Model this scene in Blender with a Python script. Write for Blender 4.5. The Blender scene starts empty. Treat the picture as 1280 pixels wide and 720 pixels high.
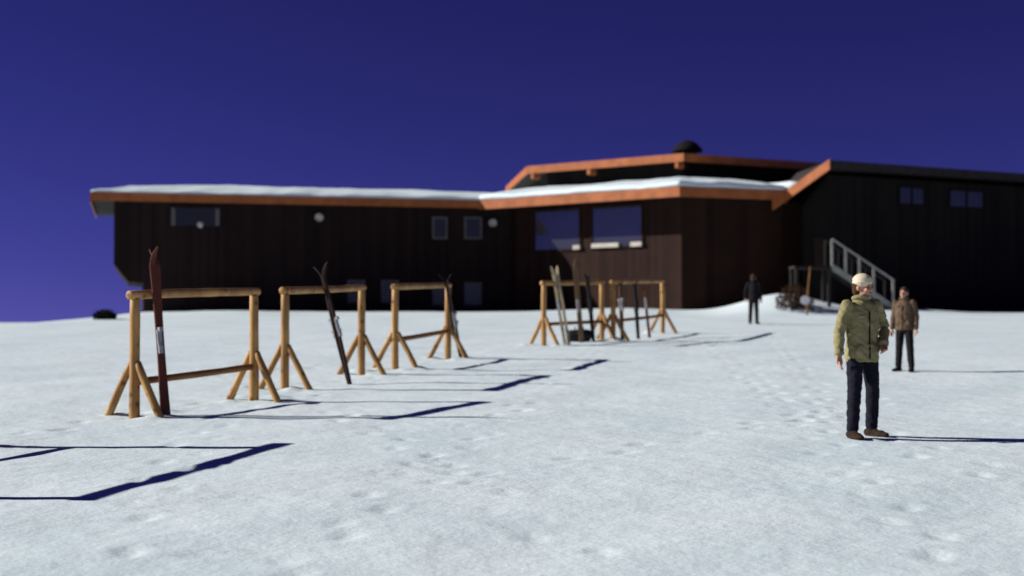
import bpy, bmesh, math, random
import numpy as np
from mathutils import Vector, Matrix, noise as mnoise

random.seed(7); np.random.seed(7)
scene = bpy.context.scene
COL = scene.collection
R = math.radians

# ------------------------------------------------------------------ camera
CAMZ, F, HOR = 1.75, 1800.0, 400.0
cam_d = bpy.data.cameras.new('camera'); cam = bpy.data.objects.new('camera', cam_d); COL.objects.link(cam)
cam_d.sensor_width = 36; cam_d.lens = 36 * F / 1280
PITCH = math.atan((HOR - 360) / F)
cam.location = (0, 0, CAMZ); cam.rotation_euler = (R(90) + PITCH, 0, 0)
cam_d.clip_start = 0.1; cam_d.clip_end = 20000
cam_d.dof.use_dof = True; cam_d.dof.focus_distance = 11.5; cam_d.dof.aperture_fstop = 1.4
scene.camera = cam

# ------------------------------------------------------------------ light
SUN_EL = 25.5
SUN_DIR = Vector((-1, 0.09, 0)).normalized() * math.cos(R(SUN_EL)) + Vector((0, 0, math.sin(R(SUN_EL))))  # towards the sun
world = bpy.data.worlds.new('World'); scene.world = world; world.use_nodes = True
nt = world.node_tree; nt.nodes.clear()
sky = nt.nodes.new('ShaderNodeTexSky'); sky.sky_type = 'NISHITA'; sky.sun_disc = False
sky.sun_elevation = R(SUN_EL); sky.sun_rotation = math.atan2(SUN_DIR.x, SUN_DIR.y)
sky.altitude = 3000; sky.air_density = 1.0; sky.dust_density = 0.0; sky.ozone_density = 4.0
tint = nt.nodes.new('ShaderNodeMix'); tint.data_type = 'RGBA'; tint.blend_type = 'MULTIPLY'
tint.inputs[0].default_value = 1.0; tint.inputs[7].default_value = (1.62, 0.58, 1.25, 1)
nrm = nt.nodes.new('ShaderNodeMix'); nrm.data_type = 'RGBA'; nrm.blend_type = 'MULTIPLY'; nrm.inputs[0].default_value = 1.0; nrm.inputs[7].default_value = (0.2, 0.2, 0.2, 1)
film = nt.nodes.new('ShaderNodeGamma'); film.inputs[1].default_value = 1.7          # contrasty slide film: deeper, more saturated sky overall
bg = nt.nodes.new('ShaderNodeBackground'); bg.inputs['Strength'].default_value = 0.15
out = nt.nodes.new('ShaderNodeOutputWorld')
wtc = nt.nodes.new('ShaderNodeTexCoord'); wad = nt.nodes.new('ShaderNodeVectorMath'); wad.operation = 'ADD'; wad.inputs[1].default_value = (0, 0, 0.10)   # high ridge: no horizon murk
wno = nt.nodes.new('ShaderNodeVectorMath'); wno.operation = 'NORMALIZE'
nt.links.new(wtc.outputs['Generated'], wad.inputs[0]); nt.links.new(wad.outputs[0], wno.inputs[0]); nt.links.new(wno.outputs[0], sky.inputs['Vector'])
nt.links.new(sky.outputs[0], nrm.inputs[6]); nt.links.new(nrm.outputs[2], film.inputs[0]); nt.links.new(film.outputs[0], tint.inputs[6]); nt.links.new(tint.outputs[2], bg.inputs['Color']); nt.links.new(bg.outputs[0], out.inputs[0])
sd = bpy.data.lights.new('sun', 'SUN'); sd.energy = 5.0; sd.angle = R(0.5); sd.color = (1.0, 0.97, 0.92)
so = bpy.data.objects.new('sun', sd); COL.objects.link(so)
so.rotation_euler = (-SUN_DIR).to_track_quat('-Z', 'Y').to_euler(); so.location = (-30, 5, 30)
vs = scene.view_settings
vs.view_transform = 'Standard'; vs.look = 'None'; vs.gamma = 1; vs.use_curve_mapping = False; vs.exposure = 0.27

# ------------------------------------------------------------------ helpers
def px_dir(x, y):
    u, v = (x - 640) / F, (360 - y) / F
    ca, sa = math.cos(PITCH), math.sin(PITCH)
    return Vector((u, ca - v * sa, sa + v * ca))

def at(x, y, d):
    r = px_dir(x, y); return Vector((0, 0, CAMZ)) + r * (d / r.y)

def on_plane(x, y, p0, n):
    r = px_dir(x, y); o = Vector((0, 0, CAMZ))
    return o + r * ((Vector(p0) - o).dot(n) / r.dot(n))

def sstep(a, b, x):
    t = np.clip((x - a) / (b - a), 0, 1); return t * t * (3 - 2 * t)

def G(x, y):
    """snow surface height in metres (numpy friendly, large forms only)"""
    x = np.asarray(x, float); y = np.asarray(y, float)
    yy = np.clip(y, -40, 62)
    z = 0.034 * yy
    brow = sstep(-15.5, -20, x) * sstep(40, 60, y)
    z = z - 0.50 * brow
    z = z + 0.80 * np.exp(-((x - 11.0) / 2.1) ** 2 - ((y - 58.8) / 2.3) ** 2)
    z = z + 0.24 * np.exp(-((x - 15.5) / 3.0) ** 2 - ((y - 58) / 3.0) ** 2)
    z = z + 0.20 * np.exp(-((x - 4.5) / 3.5) ** 2 - ((y - 60) / 1.8) ** 2)
    z = z + 0.16 * np.exp(-((x + 11.5) / 2.6) ** 2 - ((y - 58) / 3.0) ** 2)
    far = np.maximum(y - 82, 0) + np.maximum(np.abs(x) - 40, 0) * (y > -60) * 0.6
    z = z - 60 * (1 - np.exp(-far / 260.0))
    z = z + 0.010 * np.sin(x * 0.9 + 0.35 * y) * np.sin(0.55 * y - 0.4 * x + 1.0) + 0.006 * np.sin(2.1 * x - 0.8 * y) * np.sin(1.3 * y + 0.6)
    return z

def gz(x, y): return float(G(x, y))

def ground_px(x, y):
    """the point on the snow seen at a pixel"""
    r = px_dir(x, y); o = Vector((0, 0, CAMZ)); lo, hi = 4.0, 75.0
    t = lo
    while t < hi:
        p = o + r * (t / r.y)
        if p.z <= gz(p.x, p.y):
            a, b = t - 0.1, t
            for _ in range(20):
                m = (a + b) / 2; p = o + r * (m / r.y)
                if p.z <= gz(p.x, p.y): b = m
                else: a = m
            p = o + r * (b / r.y); return Vector((p.x, p.y, gz(p.x, p.y)))
        t += 0.1
    p = o + r * (hi / r.y); return p

class MB:
    def __init__(s): s.v = []; s.f = []
    def add(s, verts, faces):
        b = len(s.v); s.v += [tuple(v) for v in verts]; s.f += [tuple(i + b for i in f) for f in faces]
    def box_axes(s, c, ax, ay, az):
        c, ax, ay, az = map(Vector, (c, ax, ay, az))
        vs_ = [c + ax * i + ay * j + az * k for i in (-1, 1) for j in (-1, 1) for k in (-1, 1)]
        fs = [(0, 1, 3, 2), (4, 6, 7, 5), (0, 4, 5, 1), (2, 3, 7, 6), (0, 2, 6, 4), (1, 5, 7, 3)]
        s.add(vs_, fs)
    def box(s, c, sx, sy, sz): s.box_axes(c, (sx / 2, 0, 0), (0, sy / 2, 0), (0, 0, sz / 2))
    def board(s, p0, p1, h, t, n):
        """plank from p0 to p1, height h upwards, thickness t along the outward normal n"""
        p0, p1, n = Vector(p0), Vector(p1), Vector(n).normalized()
        a = (p1 - p0) / 2; s.box_axes((p0 + p1) / 2 + Vector((0, 0, h / 2)) + n * t / 2, a, n * t / 2, (0, 0, h / 2))
    def tube(s, pts, rad, seg=12, wob=0.0, cap=True):
        pts = [Vector(p) for p in pts]; n = len(pts); base = len(s.v)
        for i, p in enumerate(pts):
            t = (pts[min(i + 1, n - 1)] - pts[max(i - 1, 0)]).normalized()
            up = Vector((0, 0, 1)) if abs(t.z) < 0.9 else Vector((0, 1, 0))
            a = t.cross(up).normalized(); b = a.cross(t).normalized()
            r = rad[i] if isinstance(rad, (list, tuple)) else rad
            ra, rb = r if isinstance(r, (list, tuple)) else (r, r)
            for k in range(seg):
                th = 2 * math.pi * k / seg
                w = 1 + (wob * mnoise.noise(p * 3.1 + Vector((math.cos(th), math.sin(th), 0.3)) * 0.8) if wob else 0)
                s.v.append(tuple(p + a * math.cos(th) * ra * w + b * math.sin(th) * rb * w))
        for i in range(n - 1):
            for k in range(seg):
                k2 = (k + 1) % seg
                s.f.append((base + i * seg + k, base + i * seg + k2, base + (i + 1) * seg + k2, base + (i + 1) * seg + k))
        if cap:
            s.f.append(tuple(base + k for k in reversed(range(seg)))); s.f.append(tuple(base + (n - 1) * seg + k for k in range(seg)))
    def ellipsoid(s, c, rx, ry, rz, u=14, w=10, rot=None):
        c = Vector(c); base = len(s.v); M = rot or Matrix.Identity(3)
        for j in range(1, w):
            ph = math.pi * j / w
            for k in range(u):
                th = 2 * math.pi * k / u
                s.v.append(tuple(c + M @ Vector((rx * math.sin(ph) * math.cos(th), ry * math.sin(ph) * math.sin(th), rz * math.cos(ph)))))
        top = len(s.v); s.v.append(tuple(c + M @ Vector((0, 0, rz)))); s.v.append(tuple(c - M @ Vector((0, 0, rz))))
        for j in range(w - 2):
            for k in range(u):
                k2 = (k + 1) % u
                s.f.append((base + j * u + k, base + (j + 1) * u + k, base + (j + 1) * u + k2, base + j * u + k2))
        for k in range(u):
            k2 = (k + 1) % u
            s.f.append((top, base + k, base + k2)); s.f.append((top + 1, base + (w - 2) * u + k2, base + (w - 2) * u + k))
    def prism(s, poly, vec):
        """planar polygon (3D points) extruded along vec"""
        n = len(poly); poly = [Vector(p) for p in poly]; vec = Vector(vec); b = len(s.v)
        s.v += [tuple(p) for p in poly] + [tuple(p + vec) for p in poly]
        s.f.append(tuple(b + i for i in range(n))); s.f.append(tuple(b + n + i for i in reversed(range(n))))
        for i in range(n):
            j = (i + 1) % n; s.f.append((b + i, b + n + i, b + n + j, b + j))
    def mesh(s, name, smooth=False):
        me = bpy.data.meshes.new(name); me.from_pydata(s.v, [], s.f); me.validate()
        bm = bmesh.new(); bm.from_mesh(me); bmesh.ops.recalc_face_normals(bm, faces=bm.faces); bm.to_mesh(me); bm.free()
        if smooth:
            for p in me.polygons: p.use_smooth = True
        return me
    def build(s, name, mat, parent=None, smooth=False, bevel=0.0, autosmooth=None):
        me = s.mesh(name, smooth); me.materials.append(mat)
        return link(name, me, parent, bevel)

def link(name, me, parent=None, bevel=0.0):
    o = bpy.data.objects.new(name, me); COL.objects.link(o)
    if parent is not None:
        o.parent = parent; o.matrix_parent_inverse = parent_world(parent).inverted()
    if bevel:
        m = o.modifiers.new('bevel', 'BEVEL'); m.width = bevel; m.segments = 2; m.limit_method = 'ANGLE'
    return o

def parent_world(o):
    m = Matrix.LocRotScale(o.location, o.rotation_euler, o.scale)
    if o.parent: m = parent_world(o.parent) @ o.matrix_parent_inverse @ m
    return m

def empty(name, loc, label=None, cat=None, group=None):
    o = bpy.data.objects.new(name, None); COL.objects.link(o); o.location = loc; o.empty_display_size = 0.2
    tag(o, label, cat, group); return o

def tag(o, label=None, cat=None, group=None, kind=None):
    if label: o['label'] = label
    if cat: o['category'] = cat
    if group: o['group'] = group
    if kind: o['kind'] = kind

# ------------------------------------------------------------------ materials
def mat(name, c1, c2=None, scale=3.0, stretch=(1, 1, 1), rough=0.7, bump=0.0, bscale=30.0, spec=0.3, detail=6, bdist=0.01):
    m = bpy.data.materials.new(name); m.use_nodes = True; t = m.node_tree; b = t.nodes['Principled BSDF']
    b.inputs['Roughness'].default_value = rough; b.inputs['Specular IOR Level'].default_value = spec
    b.inputs['Base Color'].default_value = (*c1, 1)
    tc = t.nodes.new('ShaderNodeTexCoord'); mp = t.nodes.new('ShaderNodeMapping'); mp.inputs['Scale'].default_value = stretch
    t.links.new(tc.outputs['Object'], mp.inputs[0])
    if c2:
        n = t.nodes.new('ShaderNodeTexNoise'); n.inputs['Scale'].default_value = scale; n.inputs['Detail'].default_value = detail
        t.links.new(mp.outputs[0], n.inputs['Vector'])
        r = t.nodes.new('ShaderNodeValToRGB'); r.color_ramp.elements[0].position = 0.34; r.color_ramp.elements[1].position = 0.66
        r.color_ramp.elements[0].color = (*c1, 1); r.color_ramp.elements[1].color = (*c2, 1)
        t.links.new(n.outputs['Fac'], r.inputs[0]); t.links.new(r.outputs[0], b.inputs['Base Color'])
    if bump:
        n2 = t.nodes.new('ShaderNodeTexNoise'); n2.inputs['Scale'].default_value = bscale; n2.inputs['Detail'].default_value = 4
        t.links.new(mp.outputs[0], n2.inputs['Vector'])
        bp = t.nodes.new('ShaderNodeBump'); bp.inputs['Strength'].default_value = bump; bp.inputs['Distance'].default_value = bdist
        t.links.new(n2.outputs['Fac'], bp.inputs['Height']); t.links.new(bp.outputs[0], b.inputs['Normal'])
    return m

def snow_mat(name, fine=True):
    m = bpy.data.materials.new(name); m.use_nodes = True; t = m.node_tree; b = t.nodes['Principled BSDF']
    b.inputs['Roughness'].default_value = 0.75; b.inputs['Specular IOR Level'].default_value = 0.25
    tc = t.nodes.new('ShaderNodeTexCoord')
    def noise(sc, det):
        n = t.nodes.new('ShaderNodeTexNoise'); n.inputs['Scale'].default_value = sc; n.inputs['Detail'].default_value = det
        t.links.new(tc.outputs['Object'], n.inputs['Vector']); return n
    a = noise(0.55, 8)
    r = t.nodes.new('ShaderNodeValToRGB'); e = r.color_ramp.elements
    e[0].position = 0.30; e[0].color = (0.68, 0.80, 0.835, 1); e[1].position = 0.62; e[1].color = (0.775, 0.875, 0.90, 1)
    t.links.new(a.outputs['Fac'], r.inputs[0])
    g = noise(38.0, 3)
    r2 = t.nodes.new('ShaderNodeValToRGB'); r2.color_ramp.elements[0].position = 0.33; r2.color_ramp.elements[0].color = (0.90, 0.90, 0.905, 1)
    r2.color_ramp.elements[1].position = 0.6; r2.color_ramp.elements[1].color = (1, 1, 1, 1)
    t.links.new(g.outputs['Fac'], r2.inputs[0])
    mx = t.nodes.new('ShaderNodeMix'); mx.data_type = 'RGBA'; mx.blend_type = 'MULTIPLY'; mx.inputs[0].default_value = 1
    t.links.new(r.outputs[0], mx.inputs[6]); t.links.new(r2.outputs[0], mx.inputs[7]); t.links.new(mx.outputs[2], b.inputs['Base Color'])
    h1 = noise(26.0, 5); h2 = noise(5.0, 4)
    b1 = t.nodes.new('ShaderNodeBump'); b1.inputs['Strength'].default_value = 0.16; b1.inputs['Distance'].default_value = 0.02
    b2 = t.nodes.new('ShaderNodeBump'); b2.inputs['Strength'].default_value = 0.30; b2.inputs['Distance'].default_value = 0.05
    t.links.new(h2.outputs['Fac'], b2.inputs['Height']); t.links.new(h1.outputs['Fac'], b1.inputs['Height'])
    t.links.new(b2.outputs[0], b1.inputs['Normal']); t.links.new(b1.outputs[0], b.inputs['Normal'])
    return m

def boards_mat(name, c1, c2, width=0.2, axis=(0.967, 0.255), rough=0.85):
    """dark stained vertical boarding: colour drifts from board to board, thin joints as fine relief"""
    m = bpy.data.materials.new(name); m.use_nodes = True; t = m.node_tree; b = t.nodes['Principled BSDF']
    b.inputs['Roughness'].default_value = rough; b.inputs['Specular IOR Level'].default_value = 0.12
    tc = t.nodes.new('ShaderNodeTexCoord')
    dot = t.nodes.new('ShaderNodeVectorMath'); dot.operation = 'DOT_PRODUCT'; dot.inputs[1].default_value = (axis[0] / width, axis[1] / width, 0)
    t.links.new(tc.outputs['Object'], dot.inputs[0])
    fl = t.nodes.new('ShaderNodeMath'); fl.operation = 'FLOOR'; t.links.new(dot.outputs['Value'], fl.inputs[0])
    wn = t.nodes.new('ShaderNodeTexWhiteNoise'); wn.noise_dimensions = '1D'; t.links.new(fl.outputs[0], wn.inputs['W'])
    n = t.nodes.new('ShaderNodeTexNoise'); n.inputs['Scale'].default_value = 1.3; n.inputs['Detail'].default_value = 8
    t.links.new(tc.outputs['Object'], n.inputs['Vector'])
    av = t.nodes.new('ShaderNodeMath'); av.operation = 'ADD'; t.links.new(wn.outputs['Value'], av.inputs[0]); t.links.new(n.outputs['Fac'], av.inputs[1])
    hv = t.nodes.new('ShaderNodeMath'); hv.operation = 'MULTIPLY'; hv.inputs[1].default_value = 0.5; t.links.new(av.outputs[0], hv.inputs[0])
    r = t.nodes.new('ShaderNodeValToRGB'); r.color_ramp.elements[0].color = (*c1, 1); r.color_ramp.elements[1].color = (*c2, 1)
    r.color_ramp.elements[0].position = 0.2; r.color_ramp.elements[1].position = 0.8
    t.links.new(hv.outputs[0], r.inputs[0]); t.links.new(r.outputs[0], b.inputs['Base Color'])
    fr = t.nodes.new('ShaderNodeMath'); fr.operation = 'FRACT'; t.links.new(dot.outputs['Value'], fr.inputs[0])
    gr = t.nodes.new('ShaderNodeMath'); gr.operation = 'GREATER_THAN'; gr.inputs[1].default_value = 0.08; t.links.new(fr.outputs[0], gr.inputs[0])
    bp = t.nodes.new('ShaderNodeBump'); bp.inputs['Strength'].default_value = 0.6; bp.inputs['Distance'].default_value = 0.02
    t.links.new(gr.outputs[0], bp.inputs['Height']); t.links.new(bp.outputs[0], b.inputs['Normal'])
    return m

def glass_mat(name, base, rough=0.06, refl=0.35):
    m = bpy.data.materials.new(name); m.use_nodes = True; t = m.node_tree; b = t.nodes['Principled BSDF']
    b.inputs['Base Color'].default_value = (*base, 1); b.inputs['Roughness'].default_value = 0.3
    gl = t.nodes.new('ShaderNodeBsdfGlossy'); gl.inputs['Roughness'].default_value = rough; gl.inputs['Color'].default_value = (0.9, 0.93, 1, 1)
    mx = t.nodes.new('ShaderNodeMixShader'); mx.inputs[0].default_value = refl
    o = t.nodes['Material Output']; t.links.new(b.outputs[0], mx.inputs[1]); t.links.new(gl.outputs[0], mx.inputs[2]); t.links.new(mx.outputs[0], o.inputs[0])
    return m

M = {}
M['snow'] = snow_mat('packed_snow')
M['roof_snow'] = snow_mat('roof_snow', False)
M['pine'] = mat('peeled_pine', (0.38, 0.19, 0.055), (0.58, 0.33, 0.11), 5, (1, 1, 0.35), 0.6, 0.35, 22, 0.3)
def add_knots(m, scale, dark):
    t = m.node_tree; b = t.nodes['Principled BSDF']; src = b.inputs['Base Color'].links[0].from_socket
    tc = t.nodes.new('ShaderNodeTexCoord'); v = t.nodes.new('ShaderNodeTexVoronoi'); v.inputs['Scale'].default_value = scale
    r = t.nodes.new('ShaderNodeValToRGB'); r.color_ramp.elements[0].position = .10; r.color_ramp.elements[0].color = (*dark, 1); r.color_ramp.elements[1].position = .28; r.color_ramp.elements[1].color = (1, 1, 1, 1)
    w = t.nodes.new('ShaderNodeTexNoise'); w.inputs['Scale'].default_value = 1.7; w.inputs['Detail'].default_value = 7
    r2 = t.nodes.new('ShaderNodeValToRGB'); r2.color_ramp.elements[0].position = .35; r2.color_ramp.elements[0].color = (.62, .60, .58, 1); r2.color_ramp.elements[1].position = .6; r2.color_ramp.elements[1].color = (1, 1, 1, 1)
    t.links.new(tc.outputs['Object'], v.inputs['Vector']); t.links.new(tc.outputs['Object'], w.inputs['Vector']); t.links.new(v.outputs['Distance'], r.inputs[0]); t.links.new(w.outputs['Fac'], r2.inputs[0])
    for rr_ in (r, r2):
        mx = t.nodes.new('ShaderNodeMix'); mx.data_type = 'RGBA'; mx.blend_type = 'MULTIPLY'; mx.inputs[0].default_value = 1
        t.links.new(src, mx.inputs[6]); t.links.new(rr_.outputs[0], mx.inputs[7]); src = mx.outputs[2]
    t.links.new(src, b.inputs['Base Color'])
add_knots(M['pine'], 6.0, (.35, .26, .2))
M['pine_dark'] = mat('weathered_pine', (0.17, 0.075, 0.025), (0.27, 0.125, 0.04), 5, (1, 1, 0.35), 0.7, 0.35, 22, 0.2)
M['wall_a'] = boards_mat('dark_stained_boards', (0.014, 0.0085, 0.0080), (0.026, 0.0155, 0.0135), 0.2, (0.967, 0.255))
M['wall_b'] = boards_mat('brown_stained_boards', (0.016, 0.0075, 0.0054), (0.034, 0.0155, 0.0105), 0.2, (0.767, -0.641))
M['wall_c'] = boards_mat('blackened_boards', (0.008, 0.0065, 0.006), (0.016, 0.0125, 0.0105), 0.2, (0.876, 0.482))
M['fascia'] = mat('orange_stained_fascia', (0.30, 0.085, 0.022), (0.42, 0.13, 0.036), 2.0, (1, 1, 1), 0.6, 0.25, 14, 0.25)
M['roofing'] = mat('dark_roofing', (0.02, 0.016, 0.016), (0.035, 0.028, 0.026), 4, rough=0.9)
M['soffit'] = mat('dark_soffit', (0.018, 0.010, 0.008), (0.03, 0.017, 0.012), 3, rough=0.9)
M['frame'] = mat('grey_window_frame', (0.10, 0.09, 0.09), (0.14, 0.125, 0.12), 6, rough=0.6)
M['pale'] = mat('pale_paint', (0.42, 0.38, 0.31), (0.56, 0.51, 0.43), 6, rough=0.6)
M['glass'] = glass_mat('dark_glass', (0.006, 0.006, 0.008), refl=0.015)
M['big_glass'] = glass_mat('sky_glass', (0.008, 0.008, 0.012), refl=0.065, rough=0.03)
M['iron'] = mat('black_iron', (0.008, 0.007, 0.008), (0.014, 0.013, 0.013), 8, rough=0.85, spec=.1)
M['lamp'] = mat('enamel_lamp', (0.50, 0.47, 0.40), (0.6, 0.56, 0.48), 12, rough=0.35, spec=0.5)
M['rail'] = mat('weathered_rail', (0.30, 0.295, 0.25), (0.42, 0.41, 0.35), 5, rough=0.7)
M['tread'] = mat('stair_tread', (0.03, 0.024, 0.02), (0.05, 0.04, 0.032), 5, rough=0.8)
SKI = {}
for k, c in {'red': (0.10, 0.030, 0.018), 'brown': (0.085, 0.045, 0.02), 'cream': (0.33, 0.27, 0.17), 'black': (0.016, 0.015, 0.018), 'dark': (0.04, 0.024, 0.018), 'tan': (0.16, 0.105, 0.055)}.items():
    SKI[k] = mat('ski_' + k, c, tuple(v * 1.25 for v in c), 9, rough=0.65, spec=0.12)
M['steel'] = mat('binding_steel', (0.28, 0.28, 0.29), (0.4, 0.4, 0.4), 20, rough=0.35, spec=0.6)

# ------------------------------------------------------------------ the setting: snow
def axis(core, lo, hi, far):
    a = list(core); st = core[1] - core[0]; x = core[0]; s = st
    left = []
    while x > lo: s *= 1.16; x -= s; left.append(x)
    st = core[-1] - core[-2]; x = core[-1]; s = st; right = []
    while x < hi: s *= 1.16; x += s; right.append(x)
    return np.array(left[::-1] + a + right)

xs = axis(np.arange(-7.0, 7.01, 0.065), -2500, 2500, None)
ys = axis(np.concatenate([np.arange(5.0, 27, 0.065), np.arange(27, 45, 0.12), np.arange(45, 70, 0.3)]), -300, 6000, None)
XX, YY = np.meshgrid(xs, ys)
ZZ = G(XX, YY)
# footprints and trodden paths, true dents in the surface
rng = np.random.default_rng(3)
prints = []
def walk(x0, y0, x1, y1, step=0.62):
    L = math.hypot(x1 - x0, y1 - y0); n = int(L / step); dx, dy = (x1 - x0) / L, (y1 - y0) / L
    for i in range(n):
        t = i * step; s = 0.13 if i % 2 else -0.13
        prints.append((x0 + dx * t - dy * s + rng.normal(0, .05), y0 + dy * t + dx * s + rng.normal(0, .05), math.atan2(dy, dx) + rng.normal(0, .15), rng.uniform(.006, .018)))
walk(4.4, 8.0, 3.6, 22); walk(3.7, 16, 8.0, 46); walk(-1.5, 7, 2.0, 33); walk(2.5, 7, 5.0, 37); walk(-6.2, 12.5, -1.2, 28)
walk(-2.5, 9, -3.6, 18); walk(-3.4, 18, -1.2, 27); walk(0.5, 9, -2.8, 20); walk(5.5, 38, 9.5, 50); walk(-0.5, 12, 5.5, 20); walk(-5, 24, 0.5, 34)
for _ in range(120):
    prints.append((rng.uniform(-6, 6), rng.uniform(8, 36), rng.uniform(0, 6.3), rng.uniform(.003, .008)))
for (fx, fy, fa, dp) in prints:
    i0, i1 = np.searchsorted(xs, [fx - .4, fx + .4]); j0, j1 = np.searchsorted(ys, [fy - .4, fy + .4])
    if i1 <= i0 or j1 <= j0: continue
    px_, py_ = XX[j0:j1, i0:i1] - fx, YY[j0:j1, i0:i1] - fy
    a = (px_ * math.cos(fa) + py_ * math.sin(fa)) / 0.17; b = (-px_ * math.sin(fa) + py_ * math.cos(fa)) / 0.085
    r2 = a * a + b * b
    ZZ[j0:j1, i0:i1] += -dp * np.exp(-r2 ** 1.5) + dp * 0.3 * np.exp(-((np.sqrt(r2) - 1.5) / 0.4) ** 2)
# snow heaped and trodden round the rack feet
for (fx, fy) in [(168, 522), (317, 501), (356, 487), (452, 468), (494, 462), (560, 449), (680, 432), (752, 426), (766, 426), (828, 416.5)]:
    q = ground_px(fx, fy)
    for _ in range(5):
        a, b, h = rng.normal(0, .28), rng.normal(0, .28), rng.uniform(.02, .055)
        ZZ += h * np.exp(-((XX - q.x - a) ** 2 + (YY - q.y - b) ** 2) / .13 ** 2)
# small crusty undulation
nn = np.zeros_like(ZZ)
for k in range(26):
    th = rng.uniform(0, 6.28); fr = rng.uniform(2.0, 11.0); nn += np.sin((XX * math.cos(th) + YY * math.sin(th)) * fr + rng.uniform(0, 6.28)) / fr
ZZ += 0.006 * nn * np.exp(-np.maximum(YY - 30, 0) / 20)
V = np.stack([XX, YY, ZZ], -1).reshape(-1, 3)
ny, nx = XX.shape
idx = np.arange(ny * nx).reshape(ny, nx)
faces = np.stack([idx[:-1, :-1], idx[:-1, 1:], idx[1:, 1:], idx[1:, :-1]], -1).reshape(-1, 4)
me = bpy.data.meshes.new('snow_ground')
me.vertices.add(len(V)); me.vertices.foreach_set('co', V.ravel().astype(np.float32))
me.loops.add(faces.size); me.loops.foreach_set('vertex_index', faces.ravel().astype(np.int32))
me.polygons.add(len(faces)); me.polygons.foreach_set('loop_start', np.arange(0, faces.size, 4, dtype=np.int32))
me.polygons.foreach_set('use_smooth', np.ones(len(faces), bool)); me.update(calc_edges=True); me.validate()
me.materials.append(M['snow'])
ground = link('snow_ground', me); tag(ground, 'bright packed snow slope with footprints rising to the lodge', 'snow', kind='structure')

# ------------------------------------------------------------------ ski lodge
def offset_poly(poly, t):
    """inward offset of a counter-clockwise convex plan polygon"""
    n = len(poly); res = []
    for i in range(n):
        p0, p1, p2 = Vector(poly[i - 1]), Vector(poly[i]), Vector(poly[(i + 1) % n])
        d1, d2 = (p1 - p0).normalized(), (p2 - p1).normalized()
        n1, n2 = Vector((-d1.y, d1.x)), Vector((-d2.y, d2.x))
        k = 1 + n1.dot(n2); res.append(p1 + (n1 + n2) * (t / max(k, 0.2)))
    return res

def loft(polys_z, seg=1, close_top=True, nz=0.0, nscale=0.5, skip_noise=()):
    """closed rings of plan polygons with heights, each edge cut into seg pieces"""
    mb = MB(); rings = []
    for r, (poly, z) in enumerate(polys_z):
        ring = []
        n = len(poly)
        for i in range(n):
            a, b = Vector(poly[i]), Vector(poly[(i + 1) % n])
            for k in range(seg):
                p = a.lerp(b, k / seg)
                dz = nz * mnoise.fractal(Vector((p.x * nscale, p.y * nscale, 3.3)), 1.0, 2.0, 4) if (nz and r not in skip_noise) else 0
                ring.append((p.x, p.y, z + dz))
        rings.append(ring)
    m = len(rings[0])
    for ring in rings: mb.v += ring
    for r in range(len(rings) - 1):
        for k in range(m):
            k2 = (k + 1) % m; mb.f.append((r * m + k, r * m + k2, (r + 1) * m + k2, (r + 1) * m + k))
    mb.f.append(tuple(reversed(range(m))))
    if close_top: mb.f.append(tuple((len(rings) - 1) * m + k for k in range(m)))
    return mb

EZ, FH = 7.33, 0.42                                         # eave top and fascia height of the low roof
lodge = empty('ski_lodge', (2, 66, 2.1), 'long dark brown timber ski lodge with snow on its low roofs', 'building')

# left wing --------------------------------------------------------
dL = Vector((0.967, 0.255, 0)).normalized(); nL = Vector((dL.y, -dL.x, 0))       # outward normal towards the viewer
E1 = Vector((-1.49, 67.2, 0)); LEN = 17.45; E0 = E1 - dL * LEN
OV = 0.9
w0 = E0 - nL * OV + dL * 0.95                                # outer lower corner of the wall line
def wl(s, z): return w0 + dL * s + Vector((0, 0, z))
zc1, zc2 = 4.23, 3.45
mb = MB()
mb.prism([wl(0, EZ - .05), wl(0, zc1), wl(0.62, zc2), wl(1.27, zc2 - .04), wl(1.27, 0.8), wl(19.5, 0.8), wl(19.5, EZ - .05)], -nL * 8.5)
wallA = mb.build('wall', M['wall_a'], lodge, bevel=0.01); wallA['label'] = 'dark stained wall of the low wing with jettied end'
quad = [E0, E1 + dL * 4.0, E1 + dL * 4.0 - nL * 10.5, E0 - nL * 10.5]
quad = [(p.x, p.y) for p in quad]
roof = loft([(offset_poly(quad, .06), EZ - .30), (offset_poly(quad, .06), EZ - .012), (offset_poly(quad, 3.2), EZ + .10)]).build('roof', M['roofing'], lodge)
mb = MB(); mb.board(E0 + Vector((0, 0, EZ - .36)), E1 + Vector((0, 0, EZ - .36)), .36, 0.06, nL)
mb.build('fascia', M['fascia'], roof)
mb = MB(); mb.board(E0 - nL * 10.4 + Vector((0, 0, EZ - FH)), E0 - nL * .004 + Vector((0, 0, EZ - FH)), FH, 0.06, -dL)
mb.build('fascia', M['fascia'], roof)
def snow_roof(poly, base, prof, name='roof_snow', par=None, seg=110, nz=0.085):
    rings = [(offset_poly(poly, t), base + h) for t, h in prof]
    return loft(rings, seg, True, nz, 0.55, skip_noise=(0,)).build(name, M['roof_snow'], par, smooth=True)
prof = [(0.05, 0.0), (-0.02, 0.04), (0.0, .09), (0.10, .14), (.35, .20), (.8, .29), (1.6, .44), (3.0, .66), (4.4, .82)]
snow_roof(quad, EZ - .005, prof, par=roof)

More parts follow.
